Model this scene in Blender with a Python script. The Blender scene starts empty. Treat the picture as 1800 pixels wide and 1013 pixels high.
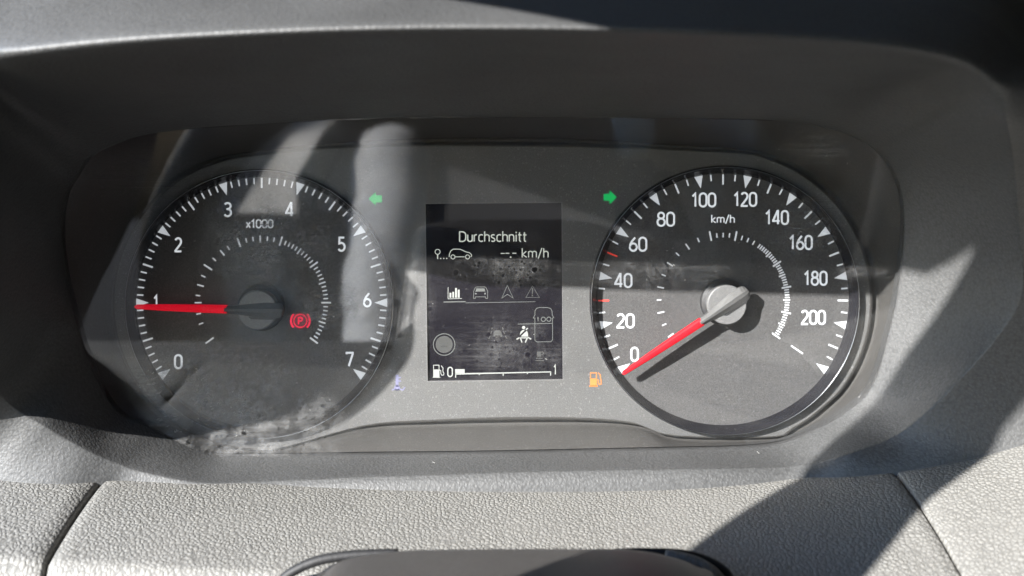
import bpy, bmesh, math, random
from math import sin, cos, pi, radians, atan2, sqrt, hypot
from mathutils import Vector
random.seed(7)
scn = bpy.context.scene
COL = scn.collection

# ------------------------------------------------------------------ camera, sky, sun
# lengths are written in millimetres: x to the right, z up, d = distance from the face plate towards the driver
MM = 0.001
DC, ZC = 400.0, 55.0
def V(x, d, z): return Vector((x*MM, -d*MM, z*MM))

cam_d = bpy.data.cameras.new("camera"); cam = bpy.data.objects.new("camera", cam_d); COL.objects.link(cam)
cam.location = V(0, DC, ZC); cam.rotation_euler = (pi/2, 0, 0)
cam_d.sensor_width = 36; cam_d.lens = 40.0; cam_d.shift_y = -ZC/360.0
cam_d.clip_start = 0.005; cam_d.clip_end = 200
cam_d.dof.use_dof = True; cam_d.dof.focus_distance = 0.385; cam_d.dof.aperture_fstop = 13
scn.camera = cam

SUN = Vector((0.92, 1.0, -0.60)).normalized()          # direction the light travels
sl = bpy.data.lights.new("sun", 'SUN'); sun = bpy.data.objects.new("sun", sl); COL.objects.link(sun)
sl.energy = 5.0; sl.angle = radians(0.55); sl.color = (1.0, 0.975, 0.935)
sun.rotation_euler = SUN.to_track_quat('-Z', 'Y').to_euler()
w = bpy.data.worlds.new("World"); scn.world = w; w.use_nodes = True
wn = w.node_tree.nodes; sky = wn.new('ShaderNodeTexSky'); sky.sky_type = 'NISHITA'; sky.sun_disc = False; sky.dust_density = 0.2; sky.ozone_density = 5.0
sky.sun_elevation = math.asin(-SUN.z); sky.sun_rotation = atan2(-SUN.x, -SUN.y)
w.node_tree.links.new(sky.outputs[0], wn['Background'].inputs[0]); wn['Background'].inputs[1].default_value = 0.15
scn.view_settings.view_transform = 'Standard'; scn.view_settings.look = 'None'
scn.view_settings.gamma = 1; scn.view_settings.exposure = 2.35
scn.render.engine = 'CYCLES'
scn.cycles.use_denoising = True
scn.cycles.sample_clamp_indirect = 3.0
scn.cycles.max_bounces = 10; scn.cycles.transparent_max_bounces = 16; scn.cycles.diffuse_bounces = 3

# ------------------------------------------------------------------ helpers
def PX(px, py, d=0.0):
    "point seen at photo pixel (px, py) lying d millimetres in front of the face plate -> (x, d, z)"
    k = 1 - d/DC
    return ((px-900)*.2*k, d, ZC + (231.5-py)*.2*k)
def lens_d(py):
    u = (231.5-py)*.2
    return (19.8 + .14*(55+u))/(1 + .14*u/400)

def link(name, me, mat=None, parent=None, smooth=False):
    o = bpy.data.objects.new(name, me); COL.objects.link(o)
    if mat is not None and not me.materials: me.materials.append(mat)
    if parent is not None: o.parent = parent
    if smooth:
        for p in me.polygons: p.use_smooth = True
    return o
def tag(o, label=None, cat=None, group=None, kind=None):
    if label: o['label'] = label
    if cat: o['category'] = cat
    if group: o['group'] = group
    if kind: o['kind'] = kind
    return o
def empty(name, label, cat, loc=(0,0,0), group=None):
    o = bpy.data.objects.new(name, None); COL.objects.link(o); o.location = loc
    o.empty_display_size = .01
    return tag(o, label, cat, group)
def mesh(name, verts, faces):
    me = bpy.data.meshes.new(name); me.from_pydata([tuple(v) for v in verts], [], faces); me.update(); return me
def bm_mesh(name, bm, recalc=True):
    if recalc: bmesh.ops.recalc_face_normals(bm, faces=bm.faces)
    me = bpy.data.meshes.new(name); bm.to_mesh(me); bm.free(); return me
def catmull(pts, n, closed=True):
    out = []; m = len(pts)
    segs = m if closed else m-1
    for i in range(segs):
        if closed: p0, p1, p2, p3 = pts[(i-1) % m], pts[i], pts[(i+1) % m], pts[(i+2) % m]
        else: p0, p1, p2, p3 = pts[max(i-1,0)], pts[i], pts[i+1], pts[min(i+2,m-1)]
        for j in range(n):
            t = j/n
            # centripetal-like tangents, limited so uneven spacing does not overshoot
            out.append(tuple(.5*((2*b)+(-a+c)*t+(2*a-5*b+4*c-e)*t*t+(-a+3*b-3*c+e)*t**3) for a,b,c,e in zip(p0,p1,p2,p3)))
    if not closed: out.append(tuple(pts[-1]))
    return out

# prisms: 2-D outlines (in mm on a plane facing the driver) given thickness
def prism_bm(bm, poly, d0, d1):
    a = sum(poly[i][0]*poly[(i+1)%len(poly)][1]-poly[(i+1)%len(poly)][0]*poly[i][1] for i in range(len(poly)))
    if a < 0: poly = poly[::-1]
    top = [bm.verts.new(V(x, d1, z)) for x, z in poly]; bot = [bm.verts.new(V(x, d0, z)) for x, z in poly]
    n = len(poly)
    bm.faces.new(top); bm.faces.new(bot[::-1])
    for i in range(n): bm.faces.new((bot[i], bot[(i+1)%n], top[(i+1)%n], top[i]))
def stroke_polys(pts, w, closed=False):
    "a poly-line of width w as one quad per segment (mitred)"
    n = len(pts); L, R = [], []
    for i in range(n):
        a = pts[(i-1)%n] if (closed or i>0) else None; b = pts[i]; c = pts[(i+1)%n] if (closed or i<n-1) else None
        def nd(p,q):
            dx,dy=q[0]-p[0],q[1]-p[1]; l=hypot(dx,dy) or 1; return (-dy/l,dx/l)
        n1 = nd(a,b) if a else nd(b,c); n2 = nd(b,c) if c else nd(a,b)
        mx,my = n1[0]+n2[0], n1[1]+n2[1]; l = hypot(mx,my) or 1; mx,my = mx/l,my/l
        k = w/2/max(.5, mx*n1[0]+my*n1[1])
        L.append((b[0]+mx*k,b[1]+my*k)); R.append((b[0]-mx*k,b[1]-my*k))
    m = n if closed else n-1
    return [[L[i],L[(i+1)%n],R[(i+1)%n],R[i]] for i in range(m)]
def px2(p): return ((p[0]-900)*.2, (506.5-p[1])*.2)
def flat_obj(name, polys, d0, d1, mat, parent, pix=True):
    bm = bmesh.new()
    for q in polys:
        q = [px2(p) for p in q] if pix else q
        prism_bm(bm, q, d0, d1)
    o = link(name, bm_mesh(name, bm), mat, parent); return o
def disc(cx, cy, r, n=28): return [(cx+r*cos(2*pi*i/n), cy+r*sin(2*pi*i/n)) for i in range(n)]
def arc(cx, cy, r, a0, a1, n=14):
    return [(cx+r*cos(radians(a0+(a1-a0)*i/n)), cy-r*sin(radians(a0+(a1-a0)*i/n))) for i in range(n+1)]
def ringp(cx, cy, r, w, n=28): return stroke_polys(disc(cx, cy, r, n), w, True)
def rect(x0,y0,x1,y1): return [(x0,y0),(x1,y0),(x1,y1),(x0,y1)]

def A_(cx, cy, rx, ry, a0, a1, n=10):
    return [(cx+rx*cos(radians(a0+(a1-a0)*i/n)), cy+ry*sin(radians(a0+(a1-a0)*i/n))) for i in range(n+1)]
# condensed lettering drawn as pen strokes; height of a capital = 1, y upwards; (advance width, strokes)
GLYPH = {
 '0': (.52, [(A_(.26,.74,.26,.26,180,0)+A_(.26,.26,.26,.26,0,-180), True)]),
 '1': (.40, [([(.02,.76),(.06,.80),(.24,1.0),(.24,0)], False)]),
 '2': (.50, [(A_(.24,.74,.24,.26,155,-25)+[(.40,.52),(.02,.06),(.02,.0),(.50,.0)], False)]),
 '3': (.50, [(A_(.24,.77,.23,.23,150,-90,12)+[(.16,.54)], False), ([(.16,.54)]+A_(.24,.27,.26,.27,90,-150,14), False)]),
 '4': (.56, [([(.42,0),(.42,1.0),(.38,1.0),(.02,.28),(.02,.24),(.56,.24)], False)]),
 '5': (.50, [([(.46,1.0),(.06,1.0),(.05,.55)]+A_(.22,.30,.27,.30,105,-150,14), False)]),
 '6': (.52, [([(.40,1.0),(.16,.72),(.03,.44)]+A_(.26,.28,.26,.28,165,-180,20), False), ([(.02,.36)]+A_(.26,.30,.25,.26,150,70,6), False)]),
 '7': (.48, [([(0,.90),(0,1.0),(.48,1.0),(.48,.92),(.17,0)], False)]),
 '8': (.54, [(A_(.27,.77,.22,.23,0,360,22)[:-1], True), (A_(.27,.28,.27,.28,0,360,24)[:-1], True)]),
 'x': (.42, [([(0,0),(.42,.70)], False), ([(0,.70),(.42,0)], False)]),
 'k': (.42, [([(.0,0),(.0,1.05)], False), ([(.38,.70),(.03,.34),(.42,0)], False)]),
 'm': (.72, [([(0,0),(0,.70)], False), ([(0,.52)]+A_(.18,.52,.18,.18,160,0,7)+[(.36,0)], False), ([(.36,.52)]+A_(.54,.52,.18,.18,160,0,7)+[(.72,0)], False)]),
 '/': (.34, [([(.0,-.14),(.34,1.08)], False)]),
 'h': (.40, [([(0,0),(0,1.05)], False), ([(0,.50)]+A_(.20,.50,.20,.20,160,0,7)+[(.40,0)], False)]),
 'n': (.40, [([(0,0),(0,.70)], False), ([(0,.50)]+A_(.20,.50,.20,.20,160,0,7)+[(.40,0)], False)]),
 'u': (.40, [([(.40,.70),(.40,0)], False), ([(0,.70),(0,.20)]+A_(.20,.20,.20,.20,180,340,7), False)]),
 'r': (.24, [([(0,0),(0,.70)], False), ([(0,.46)]+A_(.20,.50,.20,.20,165,80,5), False)]),
 'c': (.34, [(A_(.21,.49,.21,.21,45,180,8)+A_(.21,.21,.21,.21,180,315,8), False)]),
 's': (.34, [(A_(.17,.53,.16,.17,40,180,7)+[(.05,.43),(.28,.29)]+A_(.16,.17,.17,.17,0,-140,8), False)]),
 'i': (.08, [([(.04,0),(.04,.70)], False), ([(.04,.86),(.04,1.0)], False)]),
 't': (.26, [([(.08,.95),(.08,.16)]+A_(.22,.14,.14,.14,180,270,5), False), ([(-.04,.68),(.26,.68)], False)]),
 'D': (.54, [([(0,0),(0,1.0),(.22,1.0)]+A_(.24,.66,.30,.34,90,0,7)+A_(.24,.34,.30,.34,0,-90,7)+[(0,0)], False)]),
 'P': (.48, [([(0,0),(0,1.0),(.24,1.0)]+A_(.24,.74,.24,.26,90,-90,10)+[(0,.48)], False)]),
}
def text_obj(name, txt, x0, y0, x1, y1, d, mat, parent, wt=.125, thick=.12, gap=.17):
    "raised lettering: capitals fill the pixel rows y0..y1, the line is fitted to x0..x1"
    H = (y1-y0); adv = 0; items = []
    for ch in txt:
        w_, st_ = GLYPH[ch]; items.append((adv, st_)); adv += w_+gap
    total = adv-gap; w_px = wt*H; kx = (x1-x0-w_px)/total; ky = H-w_px
    bm = bmesh.new(); n = 0
    for a, st_ in items:
        for pts_, closed in st_:
            P_ = [(x0+w_px/2+(a+p[0])*kx, y1-w_px/2-p[1]*ky) for p in pts_]
            for q in stroke_polys(P_, w_px, closed): prism_bm(bm, [px2(p) for p in q], d, d+thick+.003*n)
            n += 1
    return link(name, bm_mesh(name, bm), mat, parent)

def tube(bm, pts, r, n=8, cap=True, closed=False):
    rings = []
    m = len(pts)
    for i, p in enumerate(pts):
        a = pts[(i-1)%m] if (closed or i>0) else p; b = pts[(i+1)%m] if (closed or i<m-1) else p
        t = (Vector(b)-Vector(a)).normalized()
        up = Vector((0,0,1)) if abs(t.z) < .9 else Vector((1,0,0))
        s = t.cross(up).normalized(); u = s.cross(t)
        rr = r[i] if isinstance(r, (list, tuple)) else r
        rings.append([bm.verts.new(Vector(p)+(s*cos(2*pi*k/n)+u*sin(2*pi*k/n))*rr) for k in range(n)])
    for i in range(m if closed else m-1):
        A, B = rings[i], rings[(i+1)%m]
        for k in range(n): bm.faces.new((A[k], A[(k+1)%n], B[(k+1)%n], B[k]))
    if cap and not closed: bm.faces.new(rings[0][::-1]); bm.faces.new(rings[-1])

def lathe(name, cx, cz, prof, mat, parent, n=128, smooth=True):
    "prof: list of (radius, d) turned about the gauge axis"
    vs, fs = [], []
    for r, d in prof:
        for k in range(n):
            a = 2*pi*k/n; vs.append(V(cx+r*cos(a), d, cz+r*sin(a)))
    for i in range(len(prof)-1):
        for k in range(n): fs.append((i*n+k, i*n+(k+1)%n, (i+1)*n+(k+1)%n, (i+1)*n+k))
    me = mesh(name, vs, fs)
    bm = bmesh.new(); bm.from_mesh(me)
    if prof[-1][0] < .01:
        bmesh.ops.remove_doubles(bm, verts=bm.verts, dist=1e-7)
    bmesh.ops.recalc_face_normals(bm, faces=bm.faces); bm.to_mesh(me); bm.free()
    o = link(name, me, mat, parent, smooth)
    return o

# ------------------------------------------------------------------ materials
class NT:
    def __init__(s, name):
        s.m = bpy.data.materials.new(name); s.m.use_nodes = True; s.t = s.m.node_tree; s.n = s.t.nodes
        s.b = s.n['Principled BSDF']; s.out = s.n['Material Output']
        s.tc = s.n.new('ShaderNodeTexCoord')
    def node(s, typ, **kw):
        x = s.n.new(typ)
        for k, v in kw.items():
            if hasattr(x, k) and k not in ('inputs',): setattr(x, k, v)
        return x
    def l(s, a, b): s.t.links.new(a, b)
    def noise(s, scale, detail=2, rough=.5, vec=None, dist=0):
        x = s.n.new('ShaderNodeTexNoise'); x.inputs['Scale'].default_value = scale; x.inputs['Detail'].default_value = detail
        x.inputs['Roughness'].default_value = rough; x.inputs['Distortion'].default_value = dist
        s.l(vec or s.tc.outputs['Object'], x.inputs['Vector']); return x
    def vor(s, scale, feature='F1', vec=None, rnd=1.0):
        x = s.n.new('ShaderNodeTexVoronoi'); x.feature = feature; x.inputs['Scale'].default_value = scale
        x.inputs['Randomness'].default_value = rnd
        s.l(vec or s.tc.outputs['Object'], x.inputs['Vector']); return x
    def math(s, op, a, b=None, c=None, clamp=False):
        x = s.n.new('ShaderNodeMath'); x.operation = op; x.use_clamp = clamp
        for i, q in enumerate((a, b, c)):
            if q is None: continue
            if isinstance(q, (int, float)): x.inputs[i].default_value = q
            else: s.l(q, x.inputs[i])
        return x.outputs[0]
    def ramp(s, fac, a, b, lo=0.0, hi=1.0):
        x = s.n.new('ShaderNodeMapRange'); x.clamp = True
        s.l(fac, x.inputs[0]); x.inputs[1].default_value = a; x.inputs[2].default_value = b
        x.inputs[3].default_value = lo; x.inputs[4].default_value = hi; return x.outputs[0]
    def mixc(s, fac, a, b):
        x = s.n.new('ShaderNodeMix'); x.data_type = 'RGBA'
        if isinstance(fac, (int, float)): x.inputs[0].default_value = fac
        else: s.l(fac, x.inputs[0])
        for i, q in ((6, a), (7, b)):
            if isinstance(q, tuple): x.inputs[i].default_value = (*q, 1)
            else: s.l(q, x.inputs[i])
        return x.outputs[2]
    def bump(s, h, strength, dist, nrm=None):
        x = s.n.new('ShaderNodeBump'); x.inputs['Strength'].default_value = strength; x.inputs['Distance'].default_value = dist
        s.l(h, x.inputs['Height'])
        if nrm: s.l(nrm, x.inputs['Normal'])
        return x.outputs[0]
    def base(s, col, rough=.5, metal=0, spec=.5):
        if isinstance(col, tuple): s.b.inputs['Base Color'].default_value = (*col, 1)
        else: s.l(col, s.b.inputs['Base Color'])
        s.b.inputs['Roughness'].default_value = rough; s.b.inputs['Metallic'].default_value = metal
        s.b.inputs['Specular IOR Level'].default_value = spec
    def map(s, loc=(0,0,0), rot=(0,0,0), scale=(1,1,1), vec=None):
        x = s.n.new('ShaderNodeMapping'); x.inputs['Location'].default_value = loc; x.inputs['Rotation'].default_value = rot
        x.inputs['Scale'].default_value = scale; s.l(vec or s.tc.outputs['Object'], x.inputs['Vector']); return x.outputs[0]

def m_plastic(name, col, grain, depth, rough=.55, spec=.3):
    s = NT(name)
    wob = s.noise(900, 2)
    v = s.n.new('ShaderNodeVectorMath'); v.operation = 'SCALE'; s.l(wob.outputs['Color'], v.inputs[0]); v.inputs['Scale'].default_value = .0006
    a = s.n.new('ShaderNodeVectorMath'); a.operation = 'ADD'; s.l(s.tc.outputs['Object'], a.inputs[0]); s.l(v.outputs[0], a.inputs[1])
    vo = s.vor(grain, 'SMOOTH_F1', a.outputs[0])
    n2 = s.noise(grain*1.7, 3)
    h = s.math('ADD', s.math('MULTIPLY', vo.outputs[0], .7), s.math('MULTIPLY', n2.outputs[0], .6))
    big = s.noise(25, 4); fine = s.noise(grain*.8, 2)
    f = s.math('ADD', s.ramp(big.outputs[0], .3, .7, 0, .55), s.ramp(fine.outputs[0], .35, .65, 0, .45))
    c = s.mixc(f, tuple(k*.86 for k in col), tuple(k*1.14 for k in col))
    c = s.mixc(s.ramp(vo.outputs[0], .15, .75, 0, .34), c, (0,0,0))  # grain shading put into the colour, darker between cells
    s.base(c, rough, spec=spec); s.l(s.ramp(big.outputs[0], .3, .7, rough-.06, rough+.08), s.b.inputs['Roughness'])
    s.l(s.bump(h, 1.0, depth), s.b.inputs['Normal']); return s.m

def m_leather(name, col):
    s = NT(name)
    wob = s.noise(350, 2)
    v = s.n.new('ShaderNodeVectorMath'); v.operation = 'SCALE'; s.l(wob.outputs['Color'], v.inputs[0]); v.inputs['Scale'].default_value = .0006
    a = s.n.new('ShaderNodeVectorMath'); a.operation = 'ADD'; s.l(s.tc.outputs['Object'], a.inputs[0]); s.l(v.outputs[0], a.inputs[1])
    m1 = s.map(scale=(1, .8, .4), vec=a.outputs[0])
    e = s.vor(800, 'DISTANCE_TO_EDGE', m1); f = s.vor(800, 'F1', m1); e2 = s.vor(1500, 'DISTANCE_TO_EDGE', m1)
    pil = s.ramp(e.outputs[0], 0, .30); dome = s.ramp(f.outputs[0], .75, .05)
    fine = s.noise(4200, 2)
    var = s.ramp(s.noise(60, 2).outputs[0], .3, .7, .75, 1.15)
    h = s.math('ADD', s.math('MULTIPLY', s.math('POWER', pil, .6), .8), s.math('MULTIPLY', dome, .55))
    h = s.math('ADD', h, s.math('MULTIPLY', s.ramp(e2.outputs[0], 0, .3), .18))
    h = s.math('MULTIPLY', s.math('ADD', h, s.math('MULTIPLY', fine.outputs[0], .12)), var)
    big = s.noise(26, 5, .6)
    c1 = s.mixc(s.ramp(big.outputs[0], .3, .7), tuple(k*.90 for k in col), tuple(k*1.06 for k in col))
    c = s.mixc(s.ramp(e.outputs[0], 0, .13), tuple(k*.58 for k in col), c1)  # shade in the grain valleys painted into the colour
    s.base(c, .5, spec=.35); s.l(s.bump(h, 1.0, .00021), s.b.inputs['Normal']); return s.m

def m_paint(name, col, col2, metal=.35, rough=.5):
    s = NT(name)
    n1 = s.noise(2600, 2, .6); n2 = s.noise(5200, 1); 
    f = s.math('ADD', s.ramp(n1.outputs[0], .3, .7, 0, .7), s.ramp(n2.outputs[0], .35, .7, 0, .3))
    vor = s.vor(2300, 'F1'); fl = s.ramp(vor.outputs['Color'], .80, 1.0, 0, 1)
    c = s.mixc(f, col, col2)
    c = s.mixc(s.math('MULTIPLY', fl, .5), c, tuple(min(1, k*1.9) for k in col2))
    s.base(c, rough, metal); s.l(s.bump(n1.outputs[0], .5, .00005), s.b.inputs['Normal']); return s.m

def m_simple(name, col, rough=.4, metal=0, emit=None, es=0, spec=.5, nz=0.0):
    s = NT(name)
    n = s.noise(700, 3)
    c = s.mixc(n.outputs[0], tuple(k*(1-.08) for k in col), tuple(min(1, k*(1+.08)) for k in col))
    s.base(c, rough, metal, spec)
    if nz: s.l(s.bump(n.outputs[0], .4, nz), s.b.inputs['Normal'])
    if emit:
        s.b.inputs['Emission Color'].default_value = (*emit, 1); s.b.inputs['Emission Strength'].default_value = es
    return s.m

M = {}
M['hood'] = m_plastic('grained_grey_plastic', (.050,.0505,.051), 1150, .00015, .5, .4)
M['leather'] = m_leather('pale_grained_leather', (.162,.158,.148))
M['plate'] = m_paint('metallic_grey_paint', (.047,.0475,.048), (.112,.112,.111), .2, .5)
M['dial'] = m_paint('dial_grey_paint', (.029,.029,.030), (.074,.073,.073), .15, .55)
M['ring'] = m_simple('gloss_black_plastic', (.008,.008,.010), .22, spec=.22)
M['chrome'] = m_simple('bright_trim_edge', (.16,.17,.18), .35, 1.0)
M['black'] = m_simple('matt_black', (.012,.012,.013), .6)
M['print'] = m_simple('backlit_white_print', (.35,.36,.37), .5, emit=(.90,.95,1.0), es=0.123)
M['tickdim'] = m_simple('backlit_white_ticks', (.30,.31,.32), .5, emit=(.9,.95,1.0), es=0.095)
M['redtick'] = m_simple('red_print', (.55,.04,.03), .5, emit=(1,.06,.03), es=0.079)
M['needle'] = m_simple('red_needle', (.34,.004,.008), .55, spec=.12, emit=(1.0,.004,.03), es=0.092)
M['hub'] = m_paint('grey_hub_plastic', (.075,.075,.076), (.135,.135,.135), .1, .5)
M['ridge'] = m_paint('darker_hub_plastic', (.034,.034,.034), (.066,.066,.066), .1, .6)  # darker copy of the hub plastic, tones down the sun-facing ridge
M['screen'] = m_simple('dark_screen_glass', (.006,.0055,.008), .2, spec=.25)
M['lcd'] = m_simple('lit_screen_segments', (.1,.1,.1), .5, emit=(.80,.86,.76), es=0.13)
M['lcd_mid'] = m_simple('mid_screen_segments', (.03,.03,.03), .5, emit=(.72,.80,.72), es=0.055)
M['lcd_dim'] = m_simple('dim_screen_segments', (.02,.02,.02), .5, emit=(.62,.68,.64), es=0.016)
M['lcd_off'] = m_simple('dark_screen_segments', (.01,.01,.01), .5)
M['green'] = m_simple('lit_green_lamp', (.01,.12,.04), .6, spec=.2, emit=(.01,.75,.16), es=0.1)
M['orange'] = m_simple('lit_orange_lamp', (.30,.10,.02), .6, emit=(1,.26,.03), es=0.084)
M['violet'] = m_simple('faint_violet_lamp', (.10,.10,.17), .6, emit=(.3,.3,1), es=0.012)
M['redlamp'] = m_simple('lit_red_lamp', (.4,.01,.03), .5, emit=(1,.0,.06), es=0.168)
M['redglow'] = m_simple('red_lamp_glow', (.06,.01,.014), .5, emit=(1,.01,.05), es=0.010)
M['shroud'] = m_plastic('brown_grey_plastic', (.050,.047,.045), 1300, .00006, .4)

# ------------------------------------------------------------------ binnacle (hood shell round the cluster)
# one row per station, clockwise from the bottom: opening edge, crest of the rim, outer edge (px, py, d)
ST = [
 ((900,798,12),  (900,830,31),   (900,862,34.5)),
 ((760,800,12),  (760,835,31),   (760,866,34.5)),
 ((640,801,12),  (640,838,31),   (640,869,34.5)),
 ((520,803,12),  (540,843,31),   (540,873,34.5)),
 ((440,803,12),  (450,846,31),   (450,876,34.5)),
 ((371,802,13),  (350,848,35),   (340,877,37)),
 ((302,773,15),  (245,828,35),   (200,871,38)),
 ((261,751,17),  (200,812,36),   (150,867,42)),
 ((204,722,19),  (150,790,39),   (80,862,46)),
 ((163,653,0),   (82,752,42),    (-20,858,46)),
 ((135,570,0),   (0,695,49),     (-105,852,40)),
 ((113,480,0),   (-62,562,91),   (-190,760,22)),
 ((107,400,0),   (-80,333,113),  (-225,390,25)),
 ((116,342,0),   (-80,200,115),  (-225,190,25)),
 ((134,310,0),   (-76,140,116),  (-215,60,30)),
 ((158,276,0),   (-74,106,116),  (-170,-10,40)),
 ((200,254,0),   (-34,98,120),   (-120,-60,70)),
 ((253,237,0),   (10,94,126),    (0,-65,60)),
 ((347,225,0),   (150,77,131),   (150,-68,58)),
 ((474,217,0),   (320,63,135),   (320,-70,55)),
 ((640,208,0),   (600,50,139),   (600,-70,55)),
 ((900,206,0),   (900,47,141),   (900,-70,55)),
 ((1200,208,0),  (1200,54,140),  (1200,-70,55)),
 ((1330,210,0),  (1420,66,137),  (1420,-70,55)),
 ((1420,218,0),  (1580,82,132),  (1660,-60,55)),
 ((1490,236,0),  (1690,105,126), (1800,-20,55)),
 ((1530,256,0),  (1745,140,120), (1880,60,55)),
 ((1547,270,0),  (1764,166,115), (1960,100,80)),
 ((1570,300,0),  (1770,215,104), (1960,220,70)),
 ((1586,345,0),  (1784,300,80), (1970,320,50)),
 ((1590,420,0),  (1795,430,60),  (1985,460,40)),
 ((1578,520,0),  (1796,520,55),  (1990,620,45)),
 ((1562,590,0),  (1755,590,50),  (1990,760,50)),
 ((1546,649,0),  (1688,665,45),  (1860,803,52)),
 ((1526,692,20), (1618,735,40),  (1720,819,49)),
 ((1490,724,18), (1560,772,36),  (1610,832,46)),
 ((1445,751,16), (1490,798,36),  (1500,844,40)),
 ((1375,780,14), (1410,818,30),  (1410,853,35)),
 ((1300,789,12), (1310,823,31),  (1320,856,34.5)),
 ((1180,792,12), (1180,825,31),  (1180,857,34.5)),
 ((1040,795,12), (1040,827,31),  (1040,860,34.5)),
]
def dl(p): return lens_d(p[1])
A_raw = [(a[0], a[1]) for a, b, c in ST]
rowA = [PX(a[0], a[1], lens_d(a[1])) for a, b, c in ST]
rowA0 = []
for a, b, c in ST:                                          # back of the opening's edge, behind the lens
    x, d, z = PX(a[0], a[1], lens_d(a[1])); rowA0.append((x*1.004, d-7, z+(.2 if z > 0 else -.2)))
rowC = [PX(*b) for a, b, c in ST]; rowO = [PX(*c) for a, b, c in ST]
def mixp(p, q, t): return tuple(u+(v-u)*t for u, v in zip(p, q))
rowAa = [mixp(a, c, .04) for a, c in zip(rowA, rowC)]
rowM = []
for i, (a, c) in enumerate(zip(rowA, rowC)):
    m = mixp(a, c, .5)
    if 19 <= i <= 25: m = (m[0], m[1], m[2]+2.0)            # the underside of the hood is slightly hollow
    if 30 <= i <= 34: m = (m[0]+1.0, m[1]-1.0, m[2]-.5)
    if i in (25, 26): m = (m[0]+1, m[1], m[2]+4.0)
    if i in (28, 29): m = (m[0]+2.5, m[1], m[2])
    rowM.append(m)
def fillet(a, c, o, r):
    la = (Vector(a)-Vector(c)); lo = (Vector(o)-Vector(c))
    ra = min(r, la.length*.3); ro = min(r, lo.length*.3)
    return tuple(Vector(c)+la.normalized()*ra), tuple(Vector(c)+lo.normalized()*ro)
rowC1, rowC2 = [], []
for i, (a, c, o) in enumerate(zip(rowA, rowC, rowO)):
    r = 8.0 if 15 <= i <= 27 else 1.1
    p, q = fillet(a, c, o, r); rowC1.append(p); rowC2.append(q)
rowC = [tuple((Vector(p)*.25+Vector(c)*.5+Vector(q)*.25)) for p, c, q in zip(rowC1, rowC, rowC2)]
rowU = []
for i, o in enumerate(rowO):
    x, d, z = o
    if i <= 11 or i >= 31: rowU.append((x, d+2, z-25))       # goes down behind the leather pad
    else: rowU.append((x*1.05, d-60, z+(20 if z > 0 else -5)))
rows = [rowA0, rowA, rowAa, rowM, rowC1, rowC, rowC2, rowO, rowU]
dense = [catmull(r, 5) for r in rows]
N = len(dense[0])
vs = [V(*p) for r in dense for p in r]
fs = []
for i in range(len(rows)-1):
    for k in range(N): fs.append((i*N+k, i*N+(k+1)%N, (i+1)*N+(k+1)%N, (i+1)*N+k))
me = mesh('binnacle_hood', vs, fs)
bm = bmesh.new(); bm.from_mesh(me); bmesh.ops.recalc_face_normals(bm, faces=bm.faces)
cl = bm.edges.layers.float.new('crease_edge')
for e in bm.edges:
    k0, k1 = e.verts[0].index % N, e.verts[1].index % N
    if k0 == k1 == 27*5: e[cl] = .7
    if k0 == k1 == 16*5: e[cl] = .4
    if e.verts[0].index//N == e.verts[1].index//N == 5 and (k0 < 13*5 or k0 > 30*5): e[cl] = .85
    i0, i1 = e.verts[0].index//N, e.verts[1].index//N
    if i0 == i1 == 1: e[cl] = .9
bm.to_mesh(me); bm.free()
hood = link('binnacle_hood', me, M['hood'], None, True)
md = hood.modifiers.new('sub', 'SUBSURF'); md.levels = 2; md.render_levels = 2
tag(hood, 'dark grey grained plastic hood and surround framing the two gauges', 'binnacle hood')

# ------------------------------------------------------------------ face plate behind the lens
GL = (459.0, 533.0); GR = (1272.0, 527.0)
Cc = []
for a in range(96, 288, 8): Cc.append((457+261*cos(radians(a)), 532-259*sin(radians(a))))
Cc += [(640,750),(760,742),(900,738),(1040,739),(1120,747),(1186,768)]
for a in range(-70, 86, 8): Cc.append((1272+262*cos(radians(a)), 528-(262 if a > -40 else 257)*sin(radians(a))))
Cc += [(1150,260),(1020,255),(900,253),(760,253),(640,256),(540,262)]
Cd = catmull([(p[0],p[1]) for p in Cc], 4)
Ad = catmull([(p[0],p[1]) for p in A_raw], 5)
def polar(loop, n=240, c=(900,520)):
    out = []
    for k in range(n):
        a = 2*pi*k/n; dx, dy = cos(a), sin(a); best = None
        for i in range(len(loop)):
            x1, y1 = loop[i][0]-c[0], loop[i][1]-c[1]; x2, y2 = loop[(i+1)%len(loop)][0]-c[0], loop[(i+1)%len(loop)][1]-c[1]
            den = dx*(y2-y1)-dy*(x2-x1)
            if abs(den) < 1e-9: continue
            t = (x1*(y2-y1)-y1*(x2-x1))/den; u = (x1*dy-y1*dx)/den
            if t > 0 and -1e-6 <= u <= 1+1e-6 and (best is None or t > best): best = t
        out.append((c[0]+dx*best, c[1]+dy*best))
    return out
# denser sampling near the long flat edges keeps the outline crisp
PC, PA = polar(Cd, 360), polar(Ad, 360)
plate = empty('face_plate', 'grey metallic face plate holding both gauges and the screen', 'face plate')
bm = bmesh.new(); n = 360
def ringv(pts): return [bm.verts.new(V(*p)) for p in pts]
def C3(p, d): x, z = px2(p); return (x, d, z)
def toward(p, q, mmv):
    dx, dy = q[0]-p[0], q[1]-p[1]; l = hypot(dx, dy) or 1; k = min(mmv*5, l*.45)/l; return (p[0]+dx*k, p[1]+dy*k)
r0 = ringv([C3(toward(p, (900,520), 1.0), 0) for p in PC])
r1 = ringv([C3(p, -.1) for p in PC])
r2 = ringv([C3(toward(p, q, .35), -3.2) for p, q in zip(PC, PA)])
r3 = ringv([C3(toward(p, q, 1.7), -3.3) for p, q in zip(PC, PA)])
r4 = ringv([C3(toward(p, q, 2.5), .2) for p, q in zip(PC, PA)])
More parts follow.
